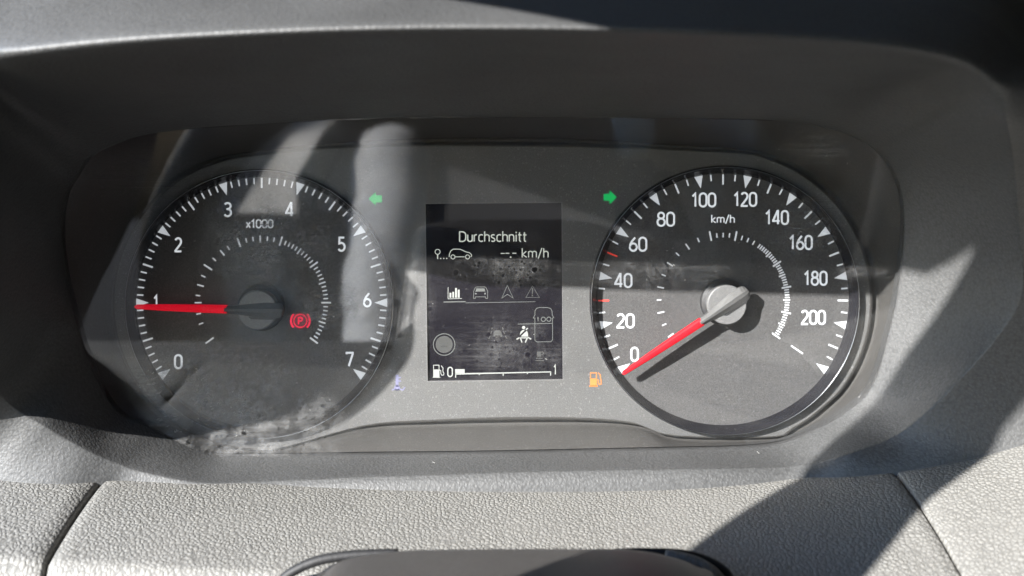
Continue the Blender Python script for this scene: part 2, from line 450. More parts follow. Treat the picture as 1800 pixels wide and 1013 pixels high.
r5 = ringv([(lambda P, e: (P[0]*1.01, P[1]-3.2, P[2]+e))(PX(q[0], q[1], lens_d(q[1])), .2 if q[1] < 500 else .4) for q in PA])
for R_, S_ in ((r0,r1),(r1,r2),(r2,r3),(r3,r4),(r4,r5)):
    for k in range(n): bm.faces.new((R_[k], R_[(k+1)%n], S_[(k+1)%n], S_[k]))
M['tray'] = m_paint('dark_tray_paint', (.030,.029,.028), (.055,.053,.050), .1, .5)
link('tray_wall', bm_mesh('tray_wall', bm), M['tray'], plate, True)
# flat plate with a real opening for each gauge and for the screen
bm = bmesh.new()
def loop_edges(pts):
    v = [bm.verts.new(V(x, 0, z)) for x, z in pts]; return [bm.edges.new((v[i], v[(i+1)%len(v)])) for i in range(len(v))]
ed = loop_edges([px2(toward(p, (900,520), 1.0)) for p in PC])
for g in (GL, GR): ed += loop_edges([px2(p) for p in disc(g[0], g[1], 232, 128)])
SCR = [(747,358),(988,356),(990,668),(751,671)]
ed += loop_edges([px2(p) for p in SCR])
bmesh.ops.triangle_fill(bm, use_beauty=True, edges=ed)
def inside(f):
    c = f.calc_center_median(); x, z = c.x/MM, c.z/MM
    for g in (GL, GR):
        gx, gz = px2(g)
        if hypot(x-gx, z-gz) < 231*.2-.3: return True
    x0, z0 = px2((752,360)); x1, z1 = px2((986,666))
    return x0 < x < x1 and z1 < z < z0
bmesh.ops.delete(bm, geom=[f for f in bm.faces if inside(f)], context='FACES')
link('front_panel', bm_mesh('front_panel', bm), M['plate'], plate)

def pump(cx, cy, s):
    "fuel pump sign, s = pixels of its height"
    k = s/23.0
    def q(x, y): return (cx+x*k, cy+y*k)
    P = [[q(-9,-1.5), q(2,-1.5), q(2,11), q(-9,11)], [q(-10.5,10), q(3.5,10), q(3.5,12), q(-10.5,12)]]
    P += stroke_polys([q(-8.3,-1), q(-8.3,-10.5), q(1.3,-10.5), q(1.3,-1)], 1.5*k)
    P += stroke_polys([q(2,0), q(4.3,1.5), q(4.5,6.5), q(6.5,8.5), q(9,7.5), q(9,3), q(7.6,-3), q(7.6,-7), q(4,-10.8)], 1.5*k)
    return P
def arrow(pts, name='turn_signal_arrow'): 
    o = flat_obj(name, [pts[:]], -.1, .12, M['green'], plate); return o
a = flat_obj('turn_signal_arrow', [[(671.2,343.7),(660.5,343.7),(660.5,356),(671.2,356)],[(660.5,338),(660.5,361.5),(648,349.7)]], -.1, .12, M['green'], plate)
a['label'] = 'lit green arrow pointing left'
a = flat_obj('turn_signal_arrow', [[(1061,341),(1071.2,341),(1071.2,353),(1061,353)],[(1071.2,334.3),(1084.2,346.8),(1071.2,360)]], -.1, .12, M['green'], plate)
a['label'] = 'lit green arrow pointing right'
a = flat_obj('fuel_warning_lamp', pump(1047,667,25), -.1, .10, M['orange'], plate); a['label'] = 'lit orange fuel pump symbol'
a = flat_obj('coolant_warning_lamp', stroke_polys([(698,659),(698,680)], 5)+[disc(698,682,5,16)]+stroke_polys([(700,664),(705,664)],2)+stroke_polys([(700,670),(705,670)],2)
             + stroke_polys([(689,686),(693,684),(698,686),(703,684),(708,686),(712,681)], 2), -.1, .06, M['violet'], plate)
a['label'] = 'faint violet thermometer symbol'

# ------------------------------------------------------------------ gauges
def bezel_prof(): return [(47.2,-1.2),(47.25,0),(47.2,2.2),(47.1,3.0),(46.9,3.35),(46.6,3.4),(46.35,3.2),(46.0,2.2),(45.2,.9),(44.4,-.4),(44.3,-1.6)]
def tick_mesh(name, r1, r0, w, d=.0, w2=None):
    bm = bmesh.new(); w2 = w if w2 is None else w2
    prism_bm(bm, [(r0*.2, -w2*.1), (r1*.2, -w*.1), (r1*.2, w*.1), (r0*.2, w2*.1)] if w2 > 0 else [(r0*.2, 0), (r1*.2, -w*.1), (r1*.2, w*.1)], d, d+.12)
    return bm_mesh(name, bm)
def place(name, me, cx, cz, ang, par, mat):
    o = link(name, me, mat, par); o.location = V(cx, DIAL, cz); o.rotation_euler = (0, -radians(ang), 0); return o
DIAL = -1.0
def make_dial(g, par):
    cx, cz = px2(g)
    bm = bmesh.new(); pts = disc(cx, cz, 44.8, 128)
    prism_bm(bm, pts, DIAL-1, DIAL)
    link('dial_face', bm_mesh('dial_face', bm), M['dial'], par)
    lathe('bezel_ring', cx, cz, bezel_prof(), M['ring'], par)
    lathe('bright_edge', cx, cz, [(46.72+.13*cos(2*pi*k/8), 3.42+.13*sin(2*pi*k/8)) for k in range(9)], M['chrome'], par)
    return cx, cz
def make_needle(g, ang, L, par):
    cx, cz = px2(g); a = radians(ang); ux, uz = cos(a), sin(a)
    def loc(r, s): return (cx+ux*r-uz*s, cz+uz*r+ux*s)
    lathe('hub_skirt', cx, cz, [(8.2,DIAL),(8.2,.6),(7.7,1.2),(0,1.2)], M['black'], par, 48)
    nd = lathe('needle', cx, cz, [(6.5,1.2),(6.9,5.6),(6.8,6.1),(6.5,6.35),(0,6.35)], M['hub'], par, 64, False)
    for p in nd.data.polygons: p.use_smooth = abs(p.normal.y) < .5
    # ridge across the hub: rounded tail, tapering to the neck
    bm = bmesh.new()
    prof = [(-8.9,.9,6.6),(-8.6,1.8,6.8),(-7.9,2.4,7.0),(-6.8,2.7,7.2),(-3,2.7,7.5),(3,2.1,7.6),(7,1.5,7.8),(11.2,1.25,7.6)]
    rings = []
    for r, hw, top in prof:
        lo = 4.2 if abs(r) < 6.3 else 5.0
        rings.append([bm.verts.new(V(loc(r, s)[0], d, loc(r, s)[1])) for s, d in ((-hw,lo),(-hw,top-1.0),(-hw*.25,top),(hw*.25,top),(hw,top-1.0),(hw,lo))])
    for A_, B_ in zip(rings, rings[1:]):
        for k in range(6): bm.faces.new((A_[k], A_[(k+1)%6], B_[(k+1)%6], B_[k]))
    bm.faces.new(rings[0]); bm.faces.new(rings[-1][::-1])
    link('hub_ridge', bm_mesh('hub_ridge', bm), M['ridge'], nd)
    bm = bmesh.new(); flat_s = [(-6.1, -3.2), (2.0, -3.2), (2.9, -2.5), (2.9,-2.25), (-6.4,-2.25)]
    prism_bm(bm, [loc(r, -s) for r, s in flat_s], 6.3, 6.42)
    link('hub_slot', bm_mesh('hub_slot', bm), M['black'], nd)
    bm = bmesh.new(); rings = []
    for r, hw, lo, top in ((9.6,.8,5.2,6.6),(9.9,1.2,5.1,7.0),(10.6,1.36,5.0,7.3),(20,1.28,4.9,7.0),(32,1.08,4.9,6.6),(L-.6,.75,5.0,6.1),(L,.3,5.2,5.9)):
        rings.append([bm.verts.new(V(loc(r, s)[0], d, loc(r, s)[1])) for s, d in ((-hw,lo),(-hw,top-.5),(-hw*.5,top),(0,top+.05),(hw*.5,top),(hw,top-.5),(hw,lo))])
    for A_, B_ in zip(rings, rings[1:]):
        for k in range(7): bm.faces.new((A_[k], A_[(k+1)%7], B_[(k+1)%7], B_[k]))
    bm.faces.new(rings[0]); bm.faces.new(rings[-1][::-1])
    link('red_pointer', bm_mesh('red_pointer', bm), M['needle'], nd)

T_S = tick_mesh('tick_mark', 220, 209, 2.5); T_L = tick_mesh('tick_mark', 220, 202, 3.0); T_T = tick_mesh('triangle_mark', 221, 199, 15, 0, 0)
I_S = tick_mesh('tick_mark', 117, 109, 2.2); I_M = tick_mesh('tick_mark', 118, 106, 2.4); I_L = tick_mesh('tick_mark', 122, 105, 2.8)
for m_ in (T_S, T_L, T_T, I_S, I_M, I_L): m_.materials.append(M['tickdim'])
RT = tick_mesh('tick_mark', 220, 201, 2.6); RT.materials.append(M['redtick'])

tach = empty('tachometer', 'round rev counter marked 0 to 7 with horizontal red needle', 'tachometer', group='round gauges')
cx, cz = make_dial(GL, tach)
for i in range(71):
    a = 216-3.6*i
    if i % 10 == 0: place('triangle_mark', T_T, cx, cz, a, tach, None)
    else: place('tick_mark', T_L if i % 5 == 0 else T_S, cx, cz, a, tach, None)
inner_t = [(216,'L'),(199,'S'),(190,'S'),(180,'M'),(173.6,'S'),(164.3,'M'),(155.7,'S'),(146.6,'L'),(137.7,'S'),(128.4,'M'),(121.4,'S'),(110.8,'L'),(104,'S'),(97.8,'S'),(91.4,'M'),(85,'S'),(79,'S'),(72.7,'L')]
for k in range(3):
    for j in range(1, 11): inner_t.append((72-36*k-3.6*j, 'L' if j == 10 else ('M' if j == 5 else 'S')))
for a, t in inner_t: place('tick_mark', {'S':I_S,'M':I_M,'L':I_L}[t], cx, cz, a, tach, None)
for s, x, y, wd in (('0',312,637,15),('1',273,532,10),('2',312,431,14),('3',399,369,15),('4',508,369,16),('5',600,430,14),('6',645,528,15),('7',614,633,14)):
    o = text_obj('numeral', s, x-wd/2, y-13.3, x+wd/2, y+13.3, DIAL, M['print'], tach)
text_obj('unit_caption', 'x1000', 431, 386, 479.5, 402, DIAL, M['print'], tach, .14)
make_needle((459.0,540.5), 178.6, 42.6, tach)
pb = flat_obj('parking_brake_lamp', ringp(527,565,11.4,2.0)+stroke_polys(arc(527,565,16.6,135,225,8),3.2)+stroke_polys(arc(527,565,16.6,-45,45,8),3.2), DIAL, DIAL+.14, M['redlamp'], tach)
text_obj('letter_p', 'P', 522.6, 558, 531.8, 572.5, DIAL, M['redlamp'], pb, .17, .17)
flat_obj('lamp_glow_disc', [disc(527,565,15.5,28)], DIAL-.3, DIAL+.05, M['redglow'], pb)  # faint red disc painted as the glow round the lit lamp

spd = empty('speedometer', 'round speedometer marked 0 to 200 with red needle resting at zero', 'speedometer', group='round gauges')
cx, cz = make_dial(GR, spd)
st = 22.65
for k in range(45):
    a = 214.6-st*k/4
    if k in (6, 10): place('tick_mark', RT, cx, cz, a, spd, None)
    elif k % 4 == 0: place('triangle_mark', T_T, cx, cz, a, spd, None)
    else: place('tick_mark', T_L if k % 2 == 0 else T_S, cx, cz, a, spd, None)
inner_s = [(214.6-st*k/2, 'M' if k % 2 == 0 else 'S') for k in range(11)]
inner_s += [(101.3-st*j/4, 'L' if j in (0,4) else 'S') for j in range(9)]
for k in range(4):
    for j in range(1, 11): inner_s.append((56-st*k-st*j/10, 'L' if j == 10 else ('M' if j == 5 else 'S')))
for a, t in inner_s: place('tick_mark', {'S':I_S,'M':I_M,'L':I_L}[t], cx, cz, a, spd, None)
place('tick_mark', tick_mesh('tick_mark', 170, 145, 2.8), cx, cz, -34.3, spd, M['tickdim'])
for s, x, y in (('0',1116,624),('20',1100,565),('40',1096,494),('60',1122,430),('80',1171,386),('100',1238,352),('120',1311,351),('140',1367,383),('160',1409,427),('180',1435,490),('200',1431,559)):
    wd = {1:15, 2:32.5, 3:44 if s == '200' or s == '100' else 42}[len(s)]
    text_obj('numeral', s, x-wd/2, y-13.3, x+wd/2, y+13.3, DIAL, M['print'], spd)
text_obj('unit_caption', 'km/h', 1251, 378, 1292.5, 393, DIAL, M['print'], spd, .13)
make_needle((1272.0,531.5), 213.7, 43.4, spd)

# ------------------------------------------------------------------ screen
scr = empty('display_screen', 'dark rectangular trip computer screen reading Durchschnitt between the gauges', 'display screen')
SD = -.8
bm = bmesh.new(); prism_bm(bm, [px2(p) for p in SCR], SD-2, SD); link('screen_glass', bm_mesh('screen_glass', bm), M['screen'], scr)
flat_obj('screen_edge', stroke_polys(SCR, 1.6, True), SD-.5, .06, M['hub'], scr)
def sc_(name, polys, mat, th=.08): return flat_obj(name, polys, SD-.1, SD+th, M[mat], scr)
text_obj('caption_text', 'Durchschnitt', 806.7, 407, 926.5, 426, SD, M['lcd'], scr, .11)
text_obj('unit_text', 'km/h', 917, 436.8, 964.5, 454, SD, M['lcd'], scr, .11)
sc_('reading_dashes', [rect(880,445.3,887,446.9), rect(888.5,445.1,895.5,446.7), rect(900.5,445,907.8,446.6), disc(897.7,452.6,1.5,10)], 'lcd')
def Q(ox, oy, s, pts): return [(ox+x/s, oy+y/s) for x, y in pts]
pin = ringp(769,443.3,4.4,1.3,20)+stroke_polys([(769,447.6),(769,456)],2)+[rect(x-1.1,454,x+1.1,456) for x in (774.3,779.8,785)]
sc_('start_pin_icon', pin, 'lcd')
cpts = Q(760,430,8.18,[(240,182),(243,145),(262,97),(300,70),(395,70),(440,90),(480,110),(530,120),(558,145),(565,165),(550,184)])
sc_('car_icon', stroke_polys(cpts,1.4)+ringp(796,452.3,3.6,1.3,18)+ringp(821.7,452.3,3.6,1.3,18)+stroke_polys([(800.3,452.1),(816.5,452.1)],1.3), 'lcd')
b = stroke_polys(Q(770,495,9,[(157,95),(157,280),(375,275)]), .9)
for x0, x1, y0 in ((180,208,185),(225,252,170),(268,297,108),(310,340,135)): b.append(Q(770,495,9,[(x0,y0),(x1,y0),(x1,262),(x0,262)]))
sc_('bar_chart_icon', b, 'lcd')
sc_('menu_line', [Q(770,495,9,[(85,322),(435,316),(435,332),(85,338)]), Q(770,495,9,[(435,340),(1545,322),(1545,328),(435,348)])], 'lcd_mid')
cf = stroke_polys(Q(770,495,9,[(562,275),(562,160),(590,100),(610,92),(740,92),(758,105),(785,160),(783,272),(755,275),(752,248),(590,248),(588,275)]),.9,True)
cf += [Q(770,495,9,[(605,115),(735,115),(748,162),(590,165)]), Q(770,495,9,[(580,185),(612,190),(610,208),(580,208)]), Q(770,495,9,[(730,188),(757,183),(757,208),(730,210)])]
sc_('car_front_icon', cf, 'lcd_mid')
sc_('navigation_arrow_icon', stroke_polys(Q(770,495,9,[(1095,68),(1190,268),(1097,208),(1008,268)]),.9,True), 'lcd_mid')
sc_('warning_triangle_icon', stroke_polys(Q(770,495,9,[(1495,75),(1605,258),(1390,258)]),.9,True)+[Q(770,495,9,[(1485,110),(1503,110),(1499,205),(1489,205)]),Q(770,495,9,[(1484,220),(1502,220),(1502,240),(1484,240)])], 'lcd_dim')
vp = Q(840,535,9.65,[(970,185),(968,120),(995,78),(1045,62),(1180,62),(1238,80),(1260,130),(1262,190),(1290,235),(1267,240),(1270,605),(1242,643),(1000,645),(968,620),(968,240),(940,240)])
va = stroke_polys(vp,1.0,True)+ringp(840+1112/9.65,535+262/9.65,3.8,1.2,18)+ringp(840+1205/9.65,535+260/9.65,3.8,1.2,18)
va += [rect(945,558,946.6,563), rect(945,564,946.6,565.6)]+stroke_polys(Q(840,535,9.65,[(678,343),(1265,330)]),1.0)
sc_('van_seat_plan_icon', va, 'lcd_mid')
be = [Q(840,535,9.65,disc(777,402,28,14)), Q(840,535,9.65,[(712,530),(722,480),(750,448),(800,440)]), Q(840,535,9.65,[(735,545),(832,455),(850,500),(852,556),(740,556)])]
be += stroke_polys(Q(840,535,9.65,[(705,575),(655,602)]),2)+stroke_polys(Q(840,535,9.65,[(852,570),(905,600)]),2)+stroke_polys(Q(840,535,9.65,[(712,578),(850,578)]),1.6)
be += stroke_polys(Q(840,535,9.65,[(722,580),(748,655)]),2)+stroke_polys(Q(840,535,9.65,[(838,580),(805,655)]),2)+stroke_polys(Q(840,535,9.65,[(815,440),(848,412)]),1.8)
sc_('seat_belt_icon', be, 'lcd')
ln = [Q(840,535,9.65,[(262,555),(265,495),(295,450),(375,450),(405,495),(412,555),(385,555),(380,535),(290,535),(285,555)])]
for p in (((245,405),(235,430)),((235,465),(215,510)),((212,540),(185,595)),((415,400),(432,435)),((432,465),(455,510)),((460,540),(490,590))): ln += stroke_polys(Q(840,535,9.65,p),1.6)
sc_('lane_assist_icon', ln, 'lcd_dim')
bt = sc_('round_button_icon', ringp(780.5,606.5,19,1.3,36), 'lcd_mid')
flat_obj('button_face', [disc(780.5,606.5,15,32)], SD-.1, SD+.06, M['lcd_dim'], bt)
flat_obj('button_dots', [disc(780.5+k,609.8,1.1,8) for k in (-4,0,4)], SD, SD+.14, M['lcd_off'], bt)
sc_('coffee_cup_icon', [rect(944,619,951,628), rect(942,630,954,631.5), rect(941,634,956,635.5)]+ringp(953,622,2.4,1,12), 'lcd_dim')
pi_ = [Q(750,580,10.13,[(115,715),(225,715),(225,850),(115,850)]), Q(750,580,10.13,[(105,848),(240,848),(240,860),(105,860)])]
pi_ += stroke_polys(Q(750,580,10.13,[(120,715),(120,638),(218,638),(218,715)]),1.2)+stroke_polys(Q(750,580,10.13,[(225,722),(250,735),(250,790),(270,818),(300,812),(305,785),(285,740),(290,690),(255,645)]),1.2)
sc_('fuel_pump_icon', pi_, 'lcd')
text_obj('gauge_digit', '0', 786, 645.7, 796, 664, SD, M['lcd'], scr, .11)
text_obj('gauge_digit', '1', 973, 641.5, 979, 660, SD, M['lcd'], scr, .11)
fb = [Q(750,580,10.13,[(505,708),(675,708),(675,778),(505,778)]), [(799.8,657.3),(969,653.8),(969,655.6),(799.8,659.6)]]
for x, l in ((800.8,6.5),(842.3,3),(884.5,5),(927,3),(968,6.5)): y = 658.4-(x-800)*.023; fb.append(rect(x-.9,y,x+.9,y+l))
sc_('fuel_level_bar', fb, 'lcd')

# ------------------------------------------------------------------ cover lens
def m_lens():
    s = NT('dusty_clear_lens'); P_ = s.tc.outputs['Object']
    sep = s.n.new('ShaderNodeSeparateXYZ'); s.l(P_, sep.inputs[0]); X, Z = sep.outputs[0], sep.outputs[2]
    def blob(px, py, rx, ry):
        x, _, z = PX(px, py, lens_d(py)); rx *= .00019; ry *= .00019
        a = s.math('DIVIDE', s.math('SUBTRACT', X, x*MM), rx); b = s.math('DIVIDE', s.math('SUBTRACT', Z, z*MM), ry)
        return s.ramp(s.math('SQRT', s.math('ADD', s.math('MULTIPLY', a, a), s.math('MULTIPLY', b, b))), .25, 1.0, 1.0, 0)
    # where water dried and left limescale
    area = None
    for q, k in (((390,710,190,130),1.0), ((540,745,110,60),.30), ((430,790,190,24),.6), ((470,425,130,110),.7), ((900,620,120,70),.15), ((900,455,120,70),.16), ((560,540,90,50),.6), ((1430,400,120,80),.25), ((1150,470,150,60),.12), ((720,540,50,110),.12), ((1520,470,50,26),.3), ((290,690,70,70),.9), ((250,300,120,60),.3), ((1450,260,100,40),.3)):
        bl = s.math('MULTIPLY', blob(*q), k); area = bl if area is None else s.math('MAXIMUM', area, bl)
    area = s.math('ADD', area, .02)
    wb = s.noise(700, 2, .6); sc0 = s.n.new('ShaderNodeVectorMath'); sc0.operation = 'SCALE'; s.l(wb.outputs['Color'], sc0.inputs[0]); sc0.inputs['Scale'].default_value = .0011
    ad0 = s.n.new('ShaderNodeVectorMath'); ad0.operation = 'ADD'; s.l(P_, ad0.inputs[0]); s.l(sc0.outputs[0], ad0.inputs[1])
    flatv = s.map(scale=(1,0,1), vec=ad0.outputs[0])
    n1 = s.noise(90, 3, .6, flatv); n2 = s.noise(900, 3, .7, flatv); n3 = s.noise(300, 3, .65, flatv)
    def drops(scale, r_, lo, hi):
        v = s.vor(scale, 'F1', flatv); on = s.ramp(v.outputs['Color'], lo, lo+.04)
        return s.math('SUBTRACT', 1.0, s.math('MULTIPLY', s.ramp(v.outputs[0], r_, r_*.75), on)), v, on
    d1, v1, o1 = drops(300, .30, .80, 1); d2, v2, o2 = drops(700, .34, .6, 1); d3, v3, o3 = drops(1300, .38, .4, 1)
    holes = s.math('MULTIPLY', s.math('MULTIPLY', d1, d2), s.ramp(d3, 0, 1, .45, 1))
    rim = s.math('MULTIPLY', s.math('MULTIPLY', s.ramp(v1.outputs[0], .30, .345), s.ramp(v1.outputs[0], .40, .355)), o1)
    base_ = s.math('MULTIPLY', s.ramp(n1.outputs[0], .36, .60, .12, 1), s.math('MULTIPLY', s.ramp(n2.outputs[0], .3, .65, .45, 1), s.ramp(n3.outputs[0], .36, .6, .35, 1)))
    patch = s.math('ADD', s.math('MULTIPLY', base_, holes), s.math('MULTIPLY', rim, .25))
    wv = s.map(rot=(0,radians(7),0), scale=(45,0,1500)); sn = s.noise(1.0, 3, .6, wv, .2)      # wiping streaks
    st_ = s.math('MULTIPLY', s.ramp(sn.outputs[0], .50, .66), s.ramp(s.noise(45,2,.5,flatv).outputs[0], .46, .58))
    v4 = s.vor(330, 'F1', flatv); spk = s.math('MULTIPLY', s.ramp(v4.outputs[0], .075, .05), s.ramp(v4.outputs['Color'], .62, .66))
    v5 = s.vor(800, 'F1', flatv); spk2 = s.math('MULTIPLY', s.math('MULTIPLY', s.ramp(v5.outputs[0], .14, .08), s.ramp(v5.outputs['Color'], .66, .7)), s.ramp(n1.outputs[0], .46, .60))
    film = s.math('MULTIPLY', s.math('ADD', s.math('MULTIPLY', patch, .8), s.math('MULTIPLY', st_, .55)), area)
    specks = s.math('MULTIPLY', s.math('ADD', s.math('MULTIPLY', spk, .8), s.math('MULTIPLY', spk2, .9)), s.math('ADD', s.math('MULTIPLY', area, 1.3), .16))
    dust = s.math('ADD', s.math('ADD', film, specks), .005, clamp=True)
    tr = s.n.new('ShaderNodeBsdfTransparent'); gl = s.n.new('ShaderNodeBsdfGlossy'); gl.inputs['Roughness'].default_value = .03
    gl.inputs['Color'].default_value = (1,1,1,1)
    fr = s.n.new('ShaderNodeFresnel'); 
    geo = s.n.new('ShaderNodeNewGeometry')                   # thin sheet: same reflectance from either face
    s.l(s.ramp(geo.outputs['Backfacing'], 0, 1, 1.43, 1/1.43), fr.inputs['IOR'])
    mx = s.n.new('ShaderNodeMixShader'); s.l(fr.outputs[0], mx.inputs[0]); s.l(tr.outputs[0], mx.inputs[1]); s.l(gl.outputs[0], mx.inputs[2])
    df = s.n.new('ShaderNodeBsdfDiffuse'); df.inputs[0].default_value = (.25,.25,.25,1)
    tl = s.n.new('ShaderNodeBsdfTranslucent'); tl.inputs[0].default_value = (.22,.22,.22,1)
    dm = s.n.new('ShaderNodeMixShader'); dm.inputs[0].default_value = .35; s.l(df.outputs[0], dm.inputs[1]); s.l(tl.outputs[0], dm.inputs[2])
    m2 = s.n.new('ShaderNodeMixShader'); s.l(dust, m2.inputs[0]); s.l(mx.outputs[0], m2.inputs[1]); s.l(dm.outputs[0], m2.inputs[2])
    s.l(m2.outputs[0], s.out.inputs['Surface']); s.n.remove(s.b); return s.m
M['lens'] = m_lens()
bm = bmesh.new()
fr_ = []
for p in Ad:
    x, d, z = PX(p[0], p[1], lens_d(p[1])); fr_.append((x, d-.4, z))
top = [bm.verts.new(V(*p)) for p in fr_]
f = bm.faces.new(top)
r = bmesh.ops.extrude_face_region(bm, geom=[f])
for v in [g for g in r['geom'] if isinstance(g, bmesh.types.BMVert)]: v.co.y += 1.6*MM; v.co.z += -.3*MM
bmesh.ops.triangulate(bm, faces=bm.faces)
lens = link('cover_lens', bm_mesh('cover_lens', bm), M['lens'])
tag(lens, 'clear plastic lens over the gauges, dusty with dried water marks', 'cover lens')

# ------------------------------------------------------------------ leather covered dashboard pads
def pad_z(x, d):
    z = -61.0 + (7*(x/156)**2 if x < 0 else 18*(x/152)**3)
    t = max(0, d-35); z -= .0016*t*t
    e = min(1, max(0, (x-20)/60)); d0 = 91+27*e*e*(3-2*e)
    if d > d0: z -= .3*(d-d0)**2
    return z
def pad(name, xa, xb, label, na):
    """xa, xb: functions of d giving the side seams"""
    nd_, vs, fs = 48, [], []
    prof = [(-1.0, 9.0), (-1.0, 2.2), (-.85, 1.1), (-.45, .35), (0, 0)]       # rolled edge at a seam: (outward, drop)
    for j in range(nd_+1):
        d = -20 + 145*j/nd_
        a, b_ = xa(d), xb(d); cols = []
        for o_, dr in prof: cols.append((a-(o_), dr) if False else (a+1.0+o_, dr))
        for i in range(1, na): cols.append((a+1.0+(b_-a-2.0)*i/na, 0))
        for o_, dr in reversed(prof): cols.append((b_-1.0-o_, dr))
        for x, dr in cols: vs.append(V(x, d, pad_z(x, d)-dr))
    w_ = len(cols)
    for j in range(nd_):
        for i in range(w_-1): fs.append((j*w_+i, j*w_+i+1, (j+1)*w_+i+1, (j+1)*w_+i))
    me = mesh(name, vs, fs); bm = bmesh.new(); bm.from_mesh(me); bmesh.ops.recalc_face_normals(bm, faces=bm.faces); bm.to_mesh(me); bm.free()
    o = link(name, me, M['leather'], None, True); tag(o, label, 'dashboard pad', 'leather dashboard pads'); return o
seamL = lambda d: -130.5 + 5.0*max(0, (d-42)/58)
seamR = lambda d: 120.5 - 3.0*max(0, (d-45)/55)
pad('dashboard_pad', lambda d: seamL(d)+.5, lambda d: seamR(d)-.12, 'wide pale leather pad below the gauges, between the two seams', 70)
pad('dashboard_pad', lambda d: -260, lambda d: seamL(d)-.5, 'pale leather pad left of the open dark gap, below the tachometer side', 24)
pad('dashboard_pad', lambda d: seamR(d)+.12, lambda d: 260, 'pale leather pad right of the fine seam, below the speedometer side', 24)
# dark foam carcass seen in the gaps
bm = bmesh.new(); prism_bm(bm, [(-262,-82),(262,-82),(262,-72),(-262,-72)], -20, 130)
car = link('dashboard_carcass', bm_mesh('dashboard_carcass', bm), M['black']); tag(car, 'black dashboard carcass showing in the gap between leather pads', 'dashboard frame', kind='structure')

# ------------------------------------------------------------------ steering column cover at the bottom edge
col = empty('steering_column_cover', 'brown grey steering column cover rising at the bottom edge below the screen', 'column cover')
outl = [(556,1030),(575,1003),(610,982),(700,969),(800,966),(900,965),(1010,965),(1100,966),(1170,976),(1225,995),(1262,1030)]
def cover_rows():
    R_ = []
    for dd, lift, sx in ((107,-14,.99),(107.5,-2,.99),(109,-.4,.995),(112,.3,1.0),(122,1.2,1.0),(140,2.0,1.01),(175,2,1.03),(230,0,1.05)):
        row = []
        for (x, y) in outl:
            X_, D_, Z_ = PX(x, y, 110); row.append((X_*sx, dd, Z_+lift))
        row = [(row[0][0]*1.03, dd, row[0][2]-30)]+row+[(row[-1][0]*1.03, dd, row[-1][2]-30)]
        R_.append(catmull(row, 5, False))
    return R_
R_ = cover_rows(); n_ = len(R_[0]); vs = [V(*p) for r in R_ for p in r]; fs = []
for i in range(len(R_)-1):
    for k in range(n_-1): fs.append((i*n_+k, i*n_+k+1, (i+1)*n_+k+1, (i+1)*n_+k))
me = mesh('upper_cover', vs, fs); bm = bmesh.new(); bm.from_mesh(me); bmesh.ops.recalc_face_normals(bm, faces=bm.faces); bm.to_mesh(me); bm.free()
link('upper_cover', me, M['shroud'], col, True)

# ------------------------------------------------------------------ unseen things added just outside the picture to throw shadows into it
# steering wheel rim, about 10 cm before the camera, outline bent to fit its shadow
wheel = empty('steering_wheel_assembly', 'black leather steering wheel whose rim shades the right of the hood', 'steering wheel')
M['wheel'] = m_plastic('black_wheel_leather', (.03,.03,.032), 900, .00008, .5)
cl_ = [(-128,15),(-123,55),(-123,95),(-107,123),(-94,137),(-66,160),(-20,182),(50,190),(130,172),(195,120),(228,40),(228,-70),(195,-190),(110,-262),(0,-285),(-110,-262),(-190,-190),(-205,-100),(-170,-30)]
hw_ = [24,28,28,25,22,19,18,18,18,18,18,18,18,18,18,18,18,18,20]
pts = catmull([(x,300.0,z,h) for (x,z),h in zip(cl_, hw_)], 8)
bm = bmesh.new(); m_ = len(pts); rings = []
for i in range(m_):
    x, d, z, h = pts[i]; a = pts[i-1]; b = pts[(i+1)%m_]; tx, tz = b[0]-a[0], b[2]-a[2]; l = hypot(tx, tz); nx, nz = -tz/l, tx/l
    rings.append([bm.verts.new(V(x+nx*h*cos(2*pi*k/14), d+14*sin(2*pi*k/14), z+nz*h*cos(2*pi*k/14))) for k in range(14)])
for i in range(m_):
    A_, B_ = rings[i], rings[(i+1)%m_]
    for k in range(14): bm.faces.new((A_[k], A_[(k+1)%14], B_[(k+1)%14], B_[k]))
link('wheel_rim', bm_mesh('wheel_rim', bm), M['wheel'], wheel, True)
# unseen slab added above, outlined to shade the right of the hood top
bm = bmesh.new(); prism_bm(bm, [(-122,176),(-147,186),(-200,208),(-205,300),(180,310),(180,196),(-60,196),(-80,178)], 296, 308)
vis = link('hood_shade_caster', bm_mesh('hood_shade_caster', bm), m_simple('grey_caster_cloth', (.3,.3,.29), .8)); tag(vis, 'grey unseen slab added above to shade the hood top', 'shade caster')

# unseen driver's seat, pale roll and floor, added for the lens to mirror
M['seat'] = m_simple('dark_seat_cloth', (.035,.035,.037), .9)
M['bolster'] = m_simple('grey_seat_cloth', (.50,.49,.47), .9)  # bolsters placed and toned to give grey reflections in the lens
M['carpet'] = m_simple('dark_carpet', (.025,.025,.026), .95)
M['rollcloth'] = m_plastic('pale_roll_cloth', (.88,.87,.85), 70, .0012, .8)
def sbox(name, x0, x1, d0, d1, z0, z1, bev, mat, par=None, seg=5):
    bm = bmesh.new(); bmesh.ops.create_cube(bm, size=1)
    for v in bm.verts: v.co = V(x0+(x1-x0)*(v.co.x+.5), d0+(d1-d0)*(v.co.y+.5), z0+(z1-z0)*(v.co.z+.5))
    bmesh.ops.bevel(bm, geom=list(bm.edges), offset=bev*MM, segments=seg, affect='EDGES', profile=.5)
    return link(name, bm_mesh(name, bm), mat, par, True)
seat = empty('driver_seat', 'dark cloth driver seat, unseen, with grey bolsters added for lens reflections', 'car seat')
sbox('seat_cushion', -218, 172, 820, 1420, -520, -284, 25, M['seat'], seat)
